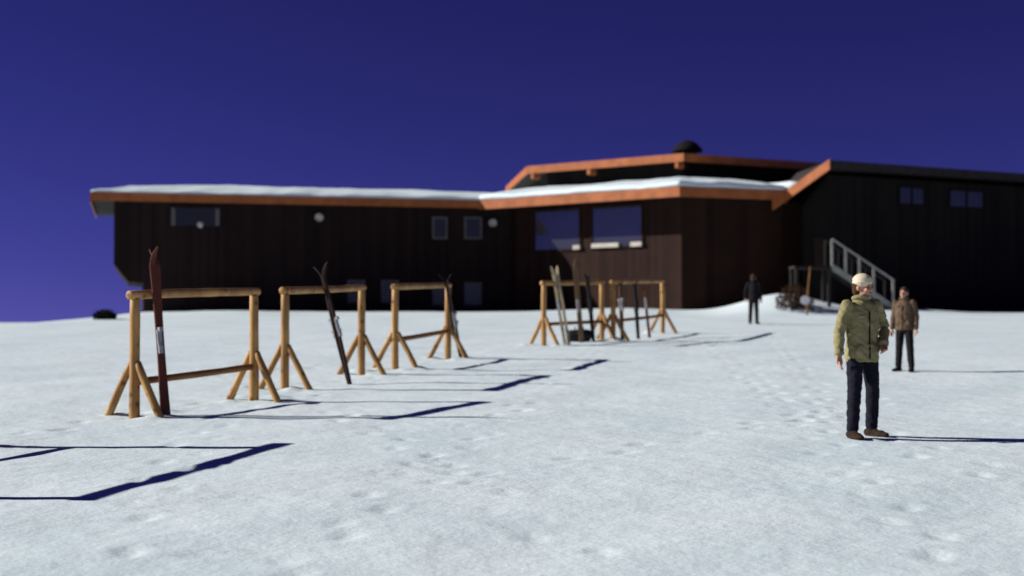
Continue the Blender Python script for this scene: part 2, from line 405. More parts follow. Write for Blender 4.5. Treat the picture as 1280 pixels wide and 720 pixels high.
# middle block with skirt roof ---------------------------------------
LE = [(-1.49, 67.2), (7.0, 60.1), (11.75, 62.0), (13.6, 71), (13.6, 80), (-2.3, 80)]
LWALL = offset_poly([(-1.49, 67.2), (7.0, 60.1), (11.9, 62.05), (21.0, 66.2), (21.0, 80), (-2.3, 80)], 1.7)
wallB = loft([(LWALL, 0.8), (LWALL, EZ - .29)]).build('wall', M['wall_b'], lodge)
wallB['label'] = 'brown stained wall of the taller middle block'
sk = loft([(offset_poly(LE, .06), EZ - .28), (offset_poly(LE, .06), EZ - .012), (offset_poly(LE, 4.6), EZ + .42)]).build('roof', M['roofing'], lodge)
def edge_board(poly, i, z, h, name, par, t=0.06, ext=(0, 0)):
    a, b = Vector(poly[i]), Vector(poly[(i + 1) % len(poly)]); d = (b - a).normalized(); n = Vector((d.y, -d.x, 0))
    a3 = Vector((a.x, a.y, z)) - Vector((d.x, d.y, 0)) * ext[0]; b3 = Vector((b.x, b.y, z)) + Vector((d.x, d.y, 0)) * ext[1]
    mb = MB(); mb.board(a3, b3, h, t, n); return mb.build(name, M['fascia'], par)
edge_board(LE, 0, EZ - FH, FH, 'fascia', sk, ext=(0.03, 0.05))
edge_board(LE, 1, EZ - FH, FH, 'fascia', sk, ext=(-0.004, 0.03)); edge_board(LE, 2, EZ - FH, FH, 'fascia', sk, ext=(-0.004, 0))
prof2 = [(0.05, 0.0), (-0.03, .06), (-0.04, .14), (0.02, .22), (.15, .27), (.5, .34), (1.2, .48), (2.2, .66), (3.6, .84)]
snow_roof(LE, EZ - .005, prof2, par=sk, seg=70, nz=0.09)

# upper tier ---------------------------------------------------------
UE = [(0.77, 69.4), (7.64, 64.0), (19.9, 71.0), (19.9, 80), (-0.3, 80)]
UZ = 9.17
UW = offset_poly(UE, 1.0)
uw = loft([(UW, EZ), (UW, UZ - .12)]).build('wall', M['wall_c'], lodge); uw['label'] = 'black clerestory wall under the upper roof'
ur = loft([(offset_poly(UE, .06), UZ - .22), (offset_poly(UE, .06), UZ - .01), (offset_poly(UE, 4.0), UZ + .28)]).build('roof', M['roofing'], lodge)
for i in (4, 0, 1): edge_board(UE, i, UZ - .36, .36, 'fascia', ur, ext=((0.0, 0.0) if i == 4 else (.05, .05) if i == 0 else (-.004, 0)))
# beam ends under the upper eave
dU = (Vector(UE[1]) - Vector(UE[0])).normalized(); dU = Vector((dU.x, dU.y, 0)); nU = Vector((dU.y, -dU.x, 0))
for s in (0.3, 3.6, 8.4):
    p = Vector((*UE[0], UZ - .36 - .14)) + dU * s
    mb = MB(); mb.box_axes(p - nU * 0.22, dU * .085, nU * .27, (0, 0, .12)); mb.build('beam_end', M['fascia'], ur, bevel=.01)
# chimney with a flared hood
cp = at(859, 190, 68.0)
mb = MB(); mb.tube([(cp.x, cp.y, UZ - .3), (cp.x, cp.y, UZ + .84)], .42, 18)
ch = mb.build('chimney', M['iron'], ur, smooth=False)
mb = MB(); mb.tube([(cp.x, cp.y, z) for z in (UZ + .52, UZ + .60, UZ + .76, UZ + .94, UZ + 1.05, UZ + 1.1)], [.72, .74, .62, .44, .22, .05], 20)
mb.build('hood', M['iron'], ch, smooth=True)

# right wing with lit rake -------------------------------------------
P0, P1, P2 = Vector((11.45, 62.4, 0)), Vector((13.35, 60.4, 0)), Vector((31.0, 70.1, 0))
zr0, zr1 = 7.02, 8.44
d01 = (P1 - P0).normalized(); n01 = Vector((d01.y, -d01.x, 0)); d12 = (P2 - P1).normalized(); n12 = Vector((d12.y, -d12.x, 0))
pin = 1.25
Q = offset_poly([(P0.x, P0.y), (P1.x, P1.y), (P2.x, P2.y), (31, 82), (12.5, 82)], pin)
zq = [zr0 - .3, zr1 - .42, zr1 - .42, zr1 + .3, zr1 + .1]
mb = MB()
n = 5
mb.v = [(q.x, q.y, 0.8) for q in Q] + [(q.x, q.y, z) for q, z in zip(Q, zq)]
mb.f = [(i, (i + 1) % n, n + (i + 1) % n, n + i) for i in range(n)] + [(4, 3, 2, 1, 0), (5, 6, 9), (6, 7, 8), (6, 8, 9)]
wallC = mb.build('wall', M['wall_c'], lodge); wallC['label'] = 'blackened wall of the end wing behind the stair'
mb = MB()
T = [Vector((P0.x, P0.y, zr0)), Vector((P1.x, P1.y, zr1)), Vector((P2.x, P2.y, zr1)), Vector((31, 82, zr1 + .5)), Vector((12.5, 82, zr1 + .3))]
B = [p - Vector((0, 0, .25)) for p in T]
mb.v = [tuple(p) for p in T + B]
mb.f = [(0, 1, 4), (1, 2, 3), (1, 3, 4), (5, 9, 6), (6, 8, 7), (6, 9, 8)] + [(i, (i + 1) % 5, 5 + (i + 1) % 5, 5 + i) for i in range(5)]
rr = mb.build('roof', M['roofing'], lodge)
mb = MB(); a = P0 - d01 * .12; b = P1 + d01 * .06
mb.prism([a + Vector((0, 0, zr0 - .50)), b + Vector((0, 0, zr1 - .36)), b + Vector((0, 0, zr1 + .07)), a + Vector((0, 0, zr0 - .06))], n01 * .09)
mb.build('fascia', M['fascia'], rr)
mb = MB(); mb.board(P1 + d12 * .06 + Vector((0, 0, zr1 - .34)), P2 + Vector((0, 0, zr1 - .34)), .36, .06, n12); mb.build('fascia', M['roofing'], rr)  # same fascia board as the rake; dark roofing colour stands in for its shade
# drift of snow banked against the rake
mb = MB(); q0 = P0 - n01 * .35 + Vector((0, 0, EZ + .12)); q1 = P0.lerp(P1, .42) - n01 * .30 + Vector((0, 0, zr0 + .60))
mb.tube([q0 - d01 * 1.6 + Vector((0, 0, .0)), q0 - d01 * .7, q0, q0.lerp(q1, .5), q1], [.16, .30, .32, .24, .06], 16, .1); mb.build('roof_snow', M['roof_snow'], sk, smooth=True)

# windows placed on the wall planes -----------------------------------
def window(px0, py0, px1, py1, p0, nrm, par, framem, panem, fw=0.09, mull=0, sill=None, name='window'):
    p0 = Vector(p0); nrm = Vector(nrm).normalized()
    a = on_plane(px0, py0, p0, nrm); c = on_plane(px1, py1, p0, nrm)
    d = Vector((c.x - a.x, c.y - a.y, 0)); W = d.length; d.normalize(); H = a.z - c.z
    ctr = (a + c) / 2; up = Vector((0, 0, 1))
    fr = MB()
    for s in (-1, 1): fr.box_axes(ctr + d * s * (W / 2 - fw / 2) + nrm * .03, d * fw / 2, nrm * .05, up * H / 2)
    for s in (-1, 1): fr.box_axes(ctr + up * s * (H / 2 - fw / 2) + nrm * .03, d * (W / 2 - fw - .001), nrm * .048, up * fw / 2)
    for k in range(mull): fr.box_axes(ctr + d * (W * ((k + 1) / (mull + 1) - .5)) + nrm * .03, d * fw * .35, nrm * .045, up * (H / 2 - fw - .001))
    pn = MB(); pn.box_axes(ctr + nrm * .012, d * (W / 2 - fw * .6), nrm * .02, up * (H / 2 - fw * .6))
    wo = pn.build(name, panem, par); wo_f = fr.build('frame', framem, wo)
    if sill:
        sm = MB(); sm.box_axes(ctr - up * (H / 2 + .06) + nrm * .07, d * (W / 2 + .08), nrm * .11, up * .05); sm.build('sill', sill, wo)
    return wo, ctr, d, W, H
pA = w0; nA = nL
for (a, b, c, d_) in [(540, 271, 559, 299), (580, 271, 602, 299), (540, 353, 559, 382), (580, 353, 602, 382), (434, 350, 456, 379), (476, 350, 498, 379)]:
    window(a, b, c, d_, pA, nA, wallA, M['frame'], M['glass'], 0.085)
# curtained window near the jettied end
wo, ctr, d, W, H = window(211, 257, 277, 286, pA, nA, wallA, M['wall_a'], M['glass'], 0.10)
for xx in (216, 272):
    p = on_plane(xx, 270, pA, nA); mb = MB(); mb.box_axes(p + nA * .05, d * .10, nA * .012, (0, 0, .44)); mb.build('curtain', M['frame'], wo)
p = on_plane(250, 281, pA, nA); mb = MB(); mb.ellipsoid(p + nA * .06, .14, .06, .15); mb.build('ornament', M['pale'], wo, smooth=True)
# picture windows of the middle block
wm0 = Vector((*LWALL[0], 0)); wm1 = Vector((*LWALL[1], 0)); dM = (wm1 - wm0).normalized(); nM = Vector((dM.y, -dM.x, 0))
for k, (a, b, c, d_) in enumerate([(667, 262, 727, 313), (739, 258, 805, 309)]):
    wo, ctr, d, W, H = window(a, b, c, d_, wm0, nM, wallB, M['wall_b'], M['big_glass'], 0.10, 0)
    for (u0, u1) in ([(0.86, 1.0)] if k == 0 else [(0.04, 0.56), (0.78, 0.99)]):
        mb = MB(); mb.box_axes(ctr + d * W * ((u0 + u1) / 2 - .5) - Vector((0, 0, H / 2 - .14)) + nM * .10, d * W * (u1 - u0) / 2, nM * .07, (0, 0, .10)); mb.build('sill_box', M['pale'], wo, bevel=.02)
# end wing window
window(1122, 232, 1156, 258, Vector((*Q[1], 0)), n12, wallC, M['wall_c'], M['glass'], .08, 1)
window(1185, 236, 1230, 262, Vector((*Q[1], 0)), n12, wallC, M['wall_c'], M['glass'], .08, 1)
wo, *_ = window(1016, 296, 1032, 337, Vector((*Q[0], 0)), n01, wallC, M['wall_c'], M['soffit'], .06, name='door')
# flood lamps under the eaves
for (x, y, pp, nn_) in [(400, 269, pA, nA), (616, 276, pA, nA)]:
    p = on_plane(x, y, pp, nn_)
    ax = (nn_ * .8 + Vector((-.3, 0, -.45))).normalized()
    mb = MB(); mb.tube([p + nn_ * .02, p + nn_ * .16], .045, 10)
    lp = mb.build('lamp_bracket', M['iron'], wallA)
    q = p + nn_ * .14
    mb = MB(); mb.tube([q, q + ax * .06, q + ax * .20, q + ax * .26], [.07, .13, .19, .205], 18); mb.build('lamp_shade', M['lamp'], lp, smooth=True)

# ------------------------------------------------------------------ outside stair of the end wing
stair_n = n01; sB = ground_px(1114, 384); sd_ = 57.0
foot = at(1113, 385, 57.6); foot.z = gz(foot.x, foot.y); head = at(1036, 333, 57.6)
st = empty('wooden_stair', (foot.x, foot.y, foot.z), 'outdoor stair with pale weathered handrail climbing to the end wing', 'stairs')
run = Vector((head.x - foot.x, head.y - foot.y, 0)); RL = run.length; rd = run.normalized(); rn = Vector((0, -1, 0)) - rd * Vector((0, -1, 0)).dot(rd); rn.normalize()
rise = head.z - foot.z; NS = 9
for side in (1, -1):
    mb = MB(); o = rn * side * .55
    mb.prism([foot + o + Vector((0, 0, -.12)), foot + o + Vector((0, 0, .14)), head + o + Vector((0, 0, .10)), head + o + Vector((0, 0, -.18))], rn * .05)
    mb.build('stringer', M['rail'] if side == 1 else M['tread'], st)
for k in range(NS):
    p = foot + rd * RL * (k + .5) / NS + Vector((0, 0, rise * (k + 1) / NS - .03)); mb = MB()
    mb.box_axes(p, rd * RL / NS * .54, rn * .53, (0, 0, .022)); mb.build('tread', M['tread'], st)
for side in (1, -1):
    o = rn * side * .60
    tops = []
    for k, f_ in enumerate((0.02, .33, .56, .78, 1.0)):
        p = foot + rd * RL * f_ + Vector((0, 0, rise * f_)) + o
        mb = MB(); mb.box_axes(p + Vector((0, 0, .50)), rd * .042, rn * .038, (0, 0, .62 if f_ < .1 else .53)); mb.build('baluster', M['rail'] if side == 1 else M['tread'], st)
    a, b = foot + o + Vector((0, 0, 1.10)), head + o + Vector((0, 0, 1.06)); mb = MB()
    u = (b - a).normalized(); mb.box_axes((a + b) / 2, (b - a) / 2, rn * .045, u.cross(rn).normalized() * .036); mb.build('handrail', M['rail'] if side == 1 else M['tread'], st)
# landing
lc = head + rd * .75
mb = MB(); mb.box_axes(lc + Vector((0, 0, -.05)), rd * .74, rn * .62, (0, 0, .05)); ld = mb.build('landing', M['soffit'], st)
for sx in (-1, 1):
    for sy in (-1, 1):
        mb = MB(); p = lc + rd * sx * .64 + rn * sy * .52; zb = gz(p.x, p.y) - .15
        mb.box_axes(Vector((p.x, p.y, (zb + lc.z - .105) / 2)), rd * .06, rn * .06, (0, 0, (lc.z - .105 - zb) / 2)); mb.build('leg', M['tread'], ld)

# ------------------------------------------------------------------ ski racks of peeled poles
def log(p0, p1, r0, r1, name, m, par, nseg=7, bow=0.012):
    p0, p1 = Vector(p0), Vector(p1); pts = []; rs = []
    off = Vector((random.uniform(-1, 1), random.uniform(-1, 1), random.uniform(-1, 1))) * bow
    for i in range(nseg + 1):
        t = i / nseg; pts.append(p0.lerp(p1, t) + off * math.sin(math.pi * t)); rs.append(r0 + (r1 - r0) * t + random.uniform(-.002, .002))
    e = (p1 - p0).normalized() * 0.008
    pts = [pts[0] - e] + pts + [pts[-1] + e]; rs = [rs[0] * .84] + rs + [rs[-1] * .84]
    mb = MB(); mb.tube(pts, rs, 14, 0.06); return mb.build(name, m, par, smooth=True)

RH = 1.47
def rack(a, b, label, crossbar=(0.52, 0.52), over=(0.10, 0.10), h=RH, spread=.43, bh=.62, rseed=1, rw=.062):
    random.seed(rseed)
    a = Vector((a[0], a[1], gz(a[0], a[1]))); b = Vector((b[0], b[1], gz(b[0], b[1])))
    t = empty('ski_rack', tuple((a + b) / 2), label, 'ski rack', 'pole ski racks on the snow')
    d = (b - a); d.z = 0; L = d.length; d.normalize(); pn = Vector((d.y, -d.x, 0))
    up = Vector((0, 0, 1))
    for p in (a, b):
        log(p - up * .18, p + up * (h - .055), rw * 1.08, rw * .98, 'post', M['pine'], t)
        for s in (-1, 1):
            q = p + pn * s * spread; q.z = gz(q.x, q.y) - .06
            log(q, p + up * (bh + .03) + pn * s * .045, .050, .046, 'brace', M['pine'], t)
    sl = (b - a).normalized()
    log(a + up * h - sl * over[0], b + up * h + sl * over[1], .056, .052, 'top_rail', M['pine'], t, 10)
    if crossbar:
        log(a + up * crossbar[0] + d * .05, b + up * crossbar[1] - d * .05, .045, .042, 'crossbar', M['pine_dark'], t)
    return a, b

def gpt(x, y): p = ground_px(x, y); return (p.x, p.y)
RA = rack(gpt(168, 522), gpt(317, 501), 'peeled pole ski rack with the dark red ski pair against it', (.43, .46), (.10, .09), rseed=11)
RB = rack(gpt(356, 487), gpt(452, 468), 'peeled pole ski rack with no lower bar and one dark ski pair', None, rseed=12)
RC = rack(gpt(494, 462), gpt(560, 449), 'peeled pole ski rack at the lodge end of its row, with level lower bar', (.53, .56), rseed=13)
RD = rack(gpt(680, 432), gpt(752, 426), 'peeled pole ski rack holding the cream skis, one of two end to end', (.50, .48), rseed=14)
RE = rack(gpt(766, 426), gpt(828, 416.5), 'peeled pole ski rack holding the reddish skis, one of two end to end', (.50, .50), rseed=15)
za = Vector(gpt(340, 560)); zdir = (Vector((RA[1].x, RA[1].y)) - Vector((RA[0].x, RA[0].y))).normalized()
zpost = za - Vector((RH / math.tan(R(SUN_EL)) + .05, -0.27))
zdir = Vector((.25, .968)); zfar = zpost - zdir * 3.3
RZ = rack(tuple(zfar), tuple(zpost), 'peeled pole ski rack standing apart from the row on open snow', (.5, .5), (.1, .40), rseed=16, rw=.072, spread=.30)

# ------------------------------------------------------------------ skis
def ski_mesh(L=2.0, w=.078, th=.018):
    N = 30; prof = []
    for i in range(N + 1):
        s = i / N * L; u = s / L
        ww = w * (1 - .16 * math.sin(math.pi * min(u / .9, 1)))
        if u > .9: ww *= max(math.sqrt(max(1 - ((u - .9) / .1) ** 2.4, 0)), .16)
        if u < .03: ww *= .85
        z = .018 * math.sin(math.pi * min(u / .88, 1)) + (0.13 * ((u - .88) / .12) ** 2 if u > .88 else 0)
        t = th * (1 - .55 * abs(u - .45) / .55) * (.75 if u > .88 else 1) + .004
        prof.append((s, ww / 2, z, t))
    mb = MB()
    for s, hw, z, t in prof: mb.v += [(-hw, z, s), (hw, z, s), (hw, z + t, s), (-hw, z + t, s)]
    for i in range(N):
        for k in range(4):
            k2 = (k + 1) % 4; mb.f.append((i * 4 + k, i * 4 + k2, i * 4 + 4 + k2, i * 4 + 4 + k))
    mb.f += [(3, 2, 1, 0), tuple(N * 4 + k for k in range(4))]
    return mb
def binding_mesh():
    mb = MB(); mb.box((0, .052, .86), .060, .028, .10); mb.box((0, .045, 1.0), .066, .016, .20); mb.box((0, .065, 1.10), .05, .05, .05); mb.tube([(-.03, .07, .93), (0, .085, .89), (.03, .07, .93)], .008, 6)
    return mb
SKM, BNM = {}, None
def ski_pair(base, top, face, colour, label, L=2.0, gap=.004, spread=0.0):
    """two skis leaning from base towards top; face = where the upper ski's deck looks"""
    base, top, face = Vector(base), Vector(top), Vector(face)
    az = (top - base).normalized(); ay = (face - az * face.dot(az)).normalized(); ax = ay.cross(az)
    t = empty('ski_pair', tuple(base), label, 'skis', 'ski pairs left at the racks')
    for s in (1, -1):
        mb = ski_mesh(L); bm_ = binding_mesh()
        mt = Matrix((ax * s, ay * s, az)).transposed().to_4x4()
        mt.translation = base + ay * s * (gap / 2) + ax * s * spread - az * .05
        for src in (mb, bm_): src.v = [tuple(mt @ Vector(v)) for v in src.v]
        so_ = mb.build('ski', SKI[colour], t); bm_.build('binding', M['steel'] if colour != 'black' else M['iron'], so_)
    return t
def lean(base_px, over_px, rk, face, colour, label, L=2.0, **kw):
    """base on the snow at a pixel, crossing the rack's rail where the picture shows it"""
    bp = ground_px(*base_px); a, b = rk; d = (b - a); d.z = 0; d.normalize(); n_ = Vector((d.y, -d.x, 0))
    on = on_plane(over_px[0], over_px[1], a, n_) + n_ * .085 * (1 if (bp - a).dot(n_) > 0 else -1)
    tt = max(min((Vector((on.x, on.y, 0)) - Vector((a.x, a.y, 0))).dot(d), (b - a).length), 0)
    zt = a.z + (b.z - a.z) * tt / (b - a).length + RH + .03
    on.z = zt
    return ski_pair(bp, on, face, colour, label, L, **kw)
lean((207, 520), (189, 366), RA, (0.75, -.6, .35), 'red', 'dark red ski pair leaning near the outer post of a pole rack', 2.1, spread=.045)
lean((437, 480), (401, 361), RB, (0.8, -.5, .3), 'dark', 'single dark brown ski pair leaning on the rack without lower bar', 2.0)
lean((576, 447), (553, 352), RC, (0.8, -.5, .3), 'dark', 'dark ski pair leaning on the end post of the lodge-end rack', 2.0)
lean((709, 431), (692, 353), RD, (-.3, -.9, .3), 'cream', 'broad cream ski pair leaning at the outer end of its rack', 1.95, spread=.045)
lean((727, 428), (717, 352), RD, (.1, -.9, .3), 'tan', 'tall tan ski pair standing beside the cream skis', 2.1, spread=.03)
lean((742, 427), (731, 351), RD, (.5, -.8, .3), 'black', 'black ski pair between the tan skis and the rack post', 1.75)
lean((798, 424), (789, 349), RE, (.4, -.8, .3), 'black', 'black ski pair on the rack of the reddish skis', 1.6)
lean((812, 422), (800, 349), RE, (-.2, -.9, .3), 'red', 'reddish ski pair near the end post of its rack', 1.5)
lean((778, 426), (771, 350), RE, (.5, -.8, .3), 'brown', 'brown ski pair where the two end-to-end racks meet', 1.6)
# a dropped canvas bag at the foot of the cream skis
p = ground_px(724, 427); bag = empty('duffel_bag', tuple(p), 'small black duffel bag on the snow under the tan skis', 'bag')
mb = MB(); mb.tube([p + Vector((x, 0, .15)) for x in (-.30, -.28, -.2, 0, .2, .28, .30)], [.06, .13, .155, .165, .155, .13, .06], 14, .12); mb.build('bag_body', SKI['black'], bag, smooth=True)
for s in (-.1, .1):
    mb = MB(); mb.tube([p + Vector((s + .0, -.10, .26)), p + Vector((s, -.04, .36)), p + Vector((s, .04, .36)), p + Vector((s, .10, .26))], .012, 6); mb.build('strap', M['iron'], bag)

# ------------------------------------------------------------------ people
SKIN = mat('skin', (0.42, 0.20, 0.13), (0.50, 0.26, 0.17), 9, rough=0.55)
CLOTH = {k: mat('cloth_' + k, c, tuple(v * 1.3 for v in c), 11, rough=0.9, bump=.3, bscale=18, spec=.1, bdist=.02) for k, c in {
    'olive': (0.225, 0.195, 0.095), 'navy': (0.012, 0.012, 0.020), 'white': (0.56, 0.47, 0.34), 'tan': (0.10, 0.066, 0.042), 'black': (0.012, 0.011, 0.012), 'brown': (0.055, 0.03, 0.02), 'pale': (0.46, 0.38, 0.30), 'boot': (0.03, 0.018, 0.012), 'tanboot': (0.17, 0.09, 0.035), 'hair': (0.05, 0.028, 0.014)}.items()}

def remesh(mb, name, vox, smooth_it, material, parent, fold=0):
    me = mb.mesh(name); o = bpy.data.objects.new('tmp', me); COL.objects.link(o)
    r = o.modifiers.new('r', 'REMESH'); r.mode = 'VOXEL'; r.voxel_size = vox
    s = o.modifiers.new('s', 'SMOOTH'); s.iterations = smooth_it; s.factor = .5
    dg = bpy.context.evaluated_depsgraph_get(); dg.update()
    m2 = bpy.data.meshes.new_from_object(o.evaluated_get(dg)); m2.name = name
    bpy.data.objects.remove(o); bpy.data.meshes.remove(me)
    for p in m2.polygons: p.use_smooth = True
    if fold:
        nr = [v.normal.copy() for v in m2.vertices]
        for v, n_ in zip(m2.vertices, nr):
            c_ = v.co; w_ = mnoise.fractal(Vector((c_.x * 9, c_.y * 9, c_.z * 16 + c_.x * 8)), 1.0, 2.0, 3) + .6 * abs(mnoise.noise(Vector((c_.x * 14, c_.y * 14, c_.z * 26 - c_.x * 12))))
            v.co = c_ + n_ * (w_ * fold)
    m2.materials.clear(); m2.materials.append(material)
    ob = bpy.data.objects.new(name, m2); COL.objects.link(ob); ob.parent = parent
    return ob

def limb(mb, pts, rads, seg=14):
    """tapered limb with rounded ends"""
    P = []; Rr = []
    pts = [Vector(p) for p in pts]
    for i in range(len(pts) - 1):
        for k in range(4):
            t = k / 4; P.append(pts[i].lerp(pts[i + 1], t)); Rr.append(rads[i] + (rads[i + 1] - rads[i]) * t)
    P.append(pts[-1]); Rr.append(rads[-1])
    for _ in range(2):
        for i in range(1, len(P) - 1):
            P[i] = P[i] * .5 + (P[i - 1] + P[i + 1]) * .25
    mb.tube(P, Rr, seg); mb.ellipsoid(P[0], Rr[0], Rr[0], Rr[0], 12, 8); mb.ellipsoid(P[-1], Rr[-1], Rr[-1], Rr[-1], 12, 8)

def hand(mb, wrist, dirv, side, palm_n):
    """palm, four fingers and a thumb in a relaxed curl"""
    d = Vector(dirv).normalized(); n_ = Vector(palm_n); n_ = (n_ - d * n_.dot(d)).normalized(); w = d.cross(n_) * side
    wrist = Vector(wrist)
    mb.tube([wrist - d * .03, wrist + d * .02, wrist + d * .06, wrist + d * .095], [(.026, .02), (.034, .018), (.042, .017), (.040, .014)], 12)
    for k, (o, l) in enumerate(((.031, .070), (.0105, .080), (-.0105, .074), (-.031, .058))):
        b0 = wrist + d * .085 + w * o
        p1 = b0 + d * l * .42 + w * o * .06; p2 = p1 + (d * .85 + n_ * .5).normalized() * l * .33; p3 = p2 + (d * .6 + n_ * .8).normalized() * l * .27
        limb(mb, [b0, p1, p2, p3], [.0098, .0092, .0084, .0070], 8)
    t0 = wrist + d * .03 + w * .03; t1 = t0 + (w * .75 + d * .65 + n_ * .2).normalized() * .042; t2 = t1 + (w * .25 + d * .9 + n_ * .4).normalized() * .034
    limb(mb, [t0, t1, t2], [.014, .0115, .0085], 8)

def person(loc, yaw, height, label, jacket, trousers, boots, cap, pose, vox=.008, hem=.80, leg_end=.10, lower='trousers', head_yaw=0.0, hair='hair', scarf=None):
    t = empty('person', loc, label, 'person', None); t.rotation_euler = (0, 0, yaw); k = height / 1.70; t.scale = (k, k, k)
    J = dict(hipL=(.085, 0, .90), kneeL=(.095, -.02, .49), ankL=(.10, .02, .09), hipR=(-.085, 0, .90), kneeR=(-.095, -.02, .49), ankR=(-.10, .02, .09),
             shL=(.175, .005, 1.395), elL=(.235, .03, 1.12), wrL=(.25, -.03, .87), shR=(-.175, .005, 1.395), elR=(-.235, .03, 1.12), wrR=(-.25, -.03, .87))
    J.update(pose); J = {a: Vector(b) for a, b in J.items()}
    hd = Vector((0, -.015, 1.585)); Mh = Matrix.Rotation(head_yaw, 3, 'Z')
    H = lambda x, y, z: hd + Mh @ Vector((x, y, z))
    # body
    mb = MB()
    mb.tube([(0, 0, .84), (0, 0, .93), (0, 0, 1.05), (0, -.005, 1.2), (0, 0, 1.33), (0, 0, 1.42), (0, 0, 1.46)], [(.13, .09), (.155, .105), (.135, .095), (.15, .105), (.165, .105), (.12, .08), (.06, .055)], 18)
    limb(mb, [(0, .005, 1.40), (0, -.01, 1.52)], [.058, .052])
    mb.ellipsoid(H(0, .012, .025), .076, .096, .098, 20, 14, Mh); mb.ellipsoid(H(0, -.030, -.045), .058, .062, .072, 16, 12, Mh)
    mb.ellipsoid(H(0, -.098, -.018), .013, .022, .026, 10, 8, Mh)                                           # nose
    mb.ellipsoid(H(0, -.088, -.062), .024, .012, .010, 10, 8, Mh); mb.ellipsoid(H(0, -.078, -.098), .022, .020, .018, 10, 8, Mh)
    mb.ellipsoid(H(0, -.088, .022), .05, .014, .010, 12, 8, Mh)                                            # brow
    for s in (1, -1):
        mb.ellipsoid(H(s * .077, .012, -.012), .010, .020, .030, 10, 8, Mh); mb.ellipsoid(H(s * .042, -.072, -.028), .022, .018, .018, 10, 8, Mh)
        S = 'L' if s == 1 else 'R'
        limb(mb, [J['hip' + S], J['knee' + S], J['ank' + S]], [.078, .052, .038]); limb(mb, [J['sh' + S], J['el' + S], J['wr' + S]], [.046, .036, .027])
        wd = (J['wr' + S] - J['el' + S]).normalized(); hand(mb, J['wr' + S] + wd * .01, wd + Vector((0, -.12, -.1)), s, Vector((-s * .8, -.5, 0)) if pose.get('n' + S) is None else pose['n' + S])
        limb(mb, [J['ank' + S], J['ank' + S] + Vector((0, -.03, -.045)), J['ank' + S] + Vector((s * .02, -.13, -.055))], [.036, .034, .024])
    body = remesh(mb, 'body', vox * .72, 3, SKIN, t)
    for s in (1, -1):
        e = MB(); e.ellipsoid(H(s * .031, -.083, .004), .0125, .006, .0075, 10, 8, Mh); o = e.build('eye', CLOTH['black'], None, True); o.parent = body
    e = MB(); e.ellipsoid(H(0, -.0985, -.062), .020, .004, .004, 10, 8, Mh); o = e.build('mouth', CLOTH['brown'], None, True); o.parent = body
    # jacket
    mb = MB()
    mb.tube([(0, .0, hem), (0, .0, hem + .05), (0, 0, 1.0), (0, -.005, 1.2), (0, 0, 1.32), (0, 0, 1.40), (0, .005, 1.45), (0, .0, 1.485)], [(.188, .135), (.190, .138), (.178, .128), (.188, .132), (.190, .125), (.150, .105), (.088, .08), (.072, .07)], 22)
    for s in (1, -1):
        S = 'L' if s == 1 else 'R'
        limb(mb, [J['sh' + S], J['el' + S], J['wr' + S].lerp(J['el' + S], .08)], [.066, .060, .048])
        cu = J['wr' + S].lerp(J['el' + S], .12); ce = J['wr' + S].lerp(J['el' + S], -.0); mb.tube([cu, ce], .050, 14)
        mb.ellipsoid((s * .095, -.115, hem + .13),   .06, .016, .05)                                       # pocket flap
    # folds
    for q in range(9):
        z = hem + .06 + q * .06; th = q * 2.4
        mb.ellipsoid((.16 * math.cos(th), .115 * math.sin(th), z), .05, .035, .018, 10, 8)
    jk = remesh(mb, 'jacket', vox, 2, jacket, t, .010)
    mb = MB()
    pts = [(.0 + .085 * math.sin(a) * 1.0, -.075 * math.cos(a), 1.475 + .012 * math.cos(a * 1.0)) for a in [i * math.pi / 6 for i in range(13)]]
    mb.tube(pts, .026, 10, cap=True); o = mb.build('collar', scarf or jacket, None, True); o.parent = jk
    mb = MB(); mb.box((0, -.137, 1.08), .012, .012, .5); o = mb.build('zip', CLOTH['black'], None); o.parent = jk
    # trousers
    mb = MB()
    mb.tube([(0, 0, .80), (0, 0, .86), (0, 0, .95), (0, 0, 1.02)], [(.135, .10), (.165, .115), (.165, .115), (.15, .105)], 18)
    for s in (1, -1):
        S = 'L' if s == 1 else 'R'
        if leg_end < .3: limb(mb, [J['hip' + S], J['knee' + S], J['ank' + S] + Vector((0, 0, .03))], [.096, .074, .064])
        else: limb(mb, [J['hip' + S], J['knee' + S].lerp(J['hip' + S], -.02)], [.105, .098])
    remesh(mb, lower, vox, 2, trousers, t, .008)
    for s in (1, -1):
        S = 'L' if s == 1 else 'R'; a = J['ank' + S]; mb = MB()
        f = Vector((s * .22, -1, 0)).normalized()
        mb.tube([a + Vector((0, 0, .11)), a + Vector((0, 0, .02)), a + Vector((0, 0, -.05))], [.050, .052, .058], 14)
        for (u, hz, rw_, rh) in ((-.04, .045, .046, .048), (.04, .045, .048, .050), (.12, .038, .052, .040), (.17, .032, .044, .030)):
            mb.ellipsoid(a - Vector((0, 0, .09)) + f * u + Vector((0, 0, hz)), rw_, .07, rh, 14, 10)
        mb.ellipsoid(a - Vector((0, 0, .09)) + f * .06 + Vector((0, 0, .014)), .056, .15, .018, 16, 8, Matrix.Rotation(s * .22, 3, 'Z'))
        remesh(mb, 'boot', vox, 1, boots, t)
    # hair and cap
    mb = MB(); mb.ellipsoid(H(0, .022, .045), .086, .100, .090, 20, 14, Mh); mb.ellipsoid(H(0, .05, -.03), .074, .062, .075, 16, 12, Mh)
    remesh(mb, 'hair', vox, 1, CLOTH[hair], t)
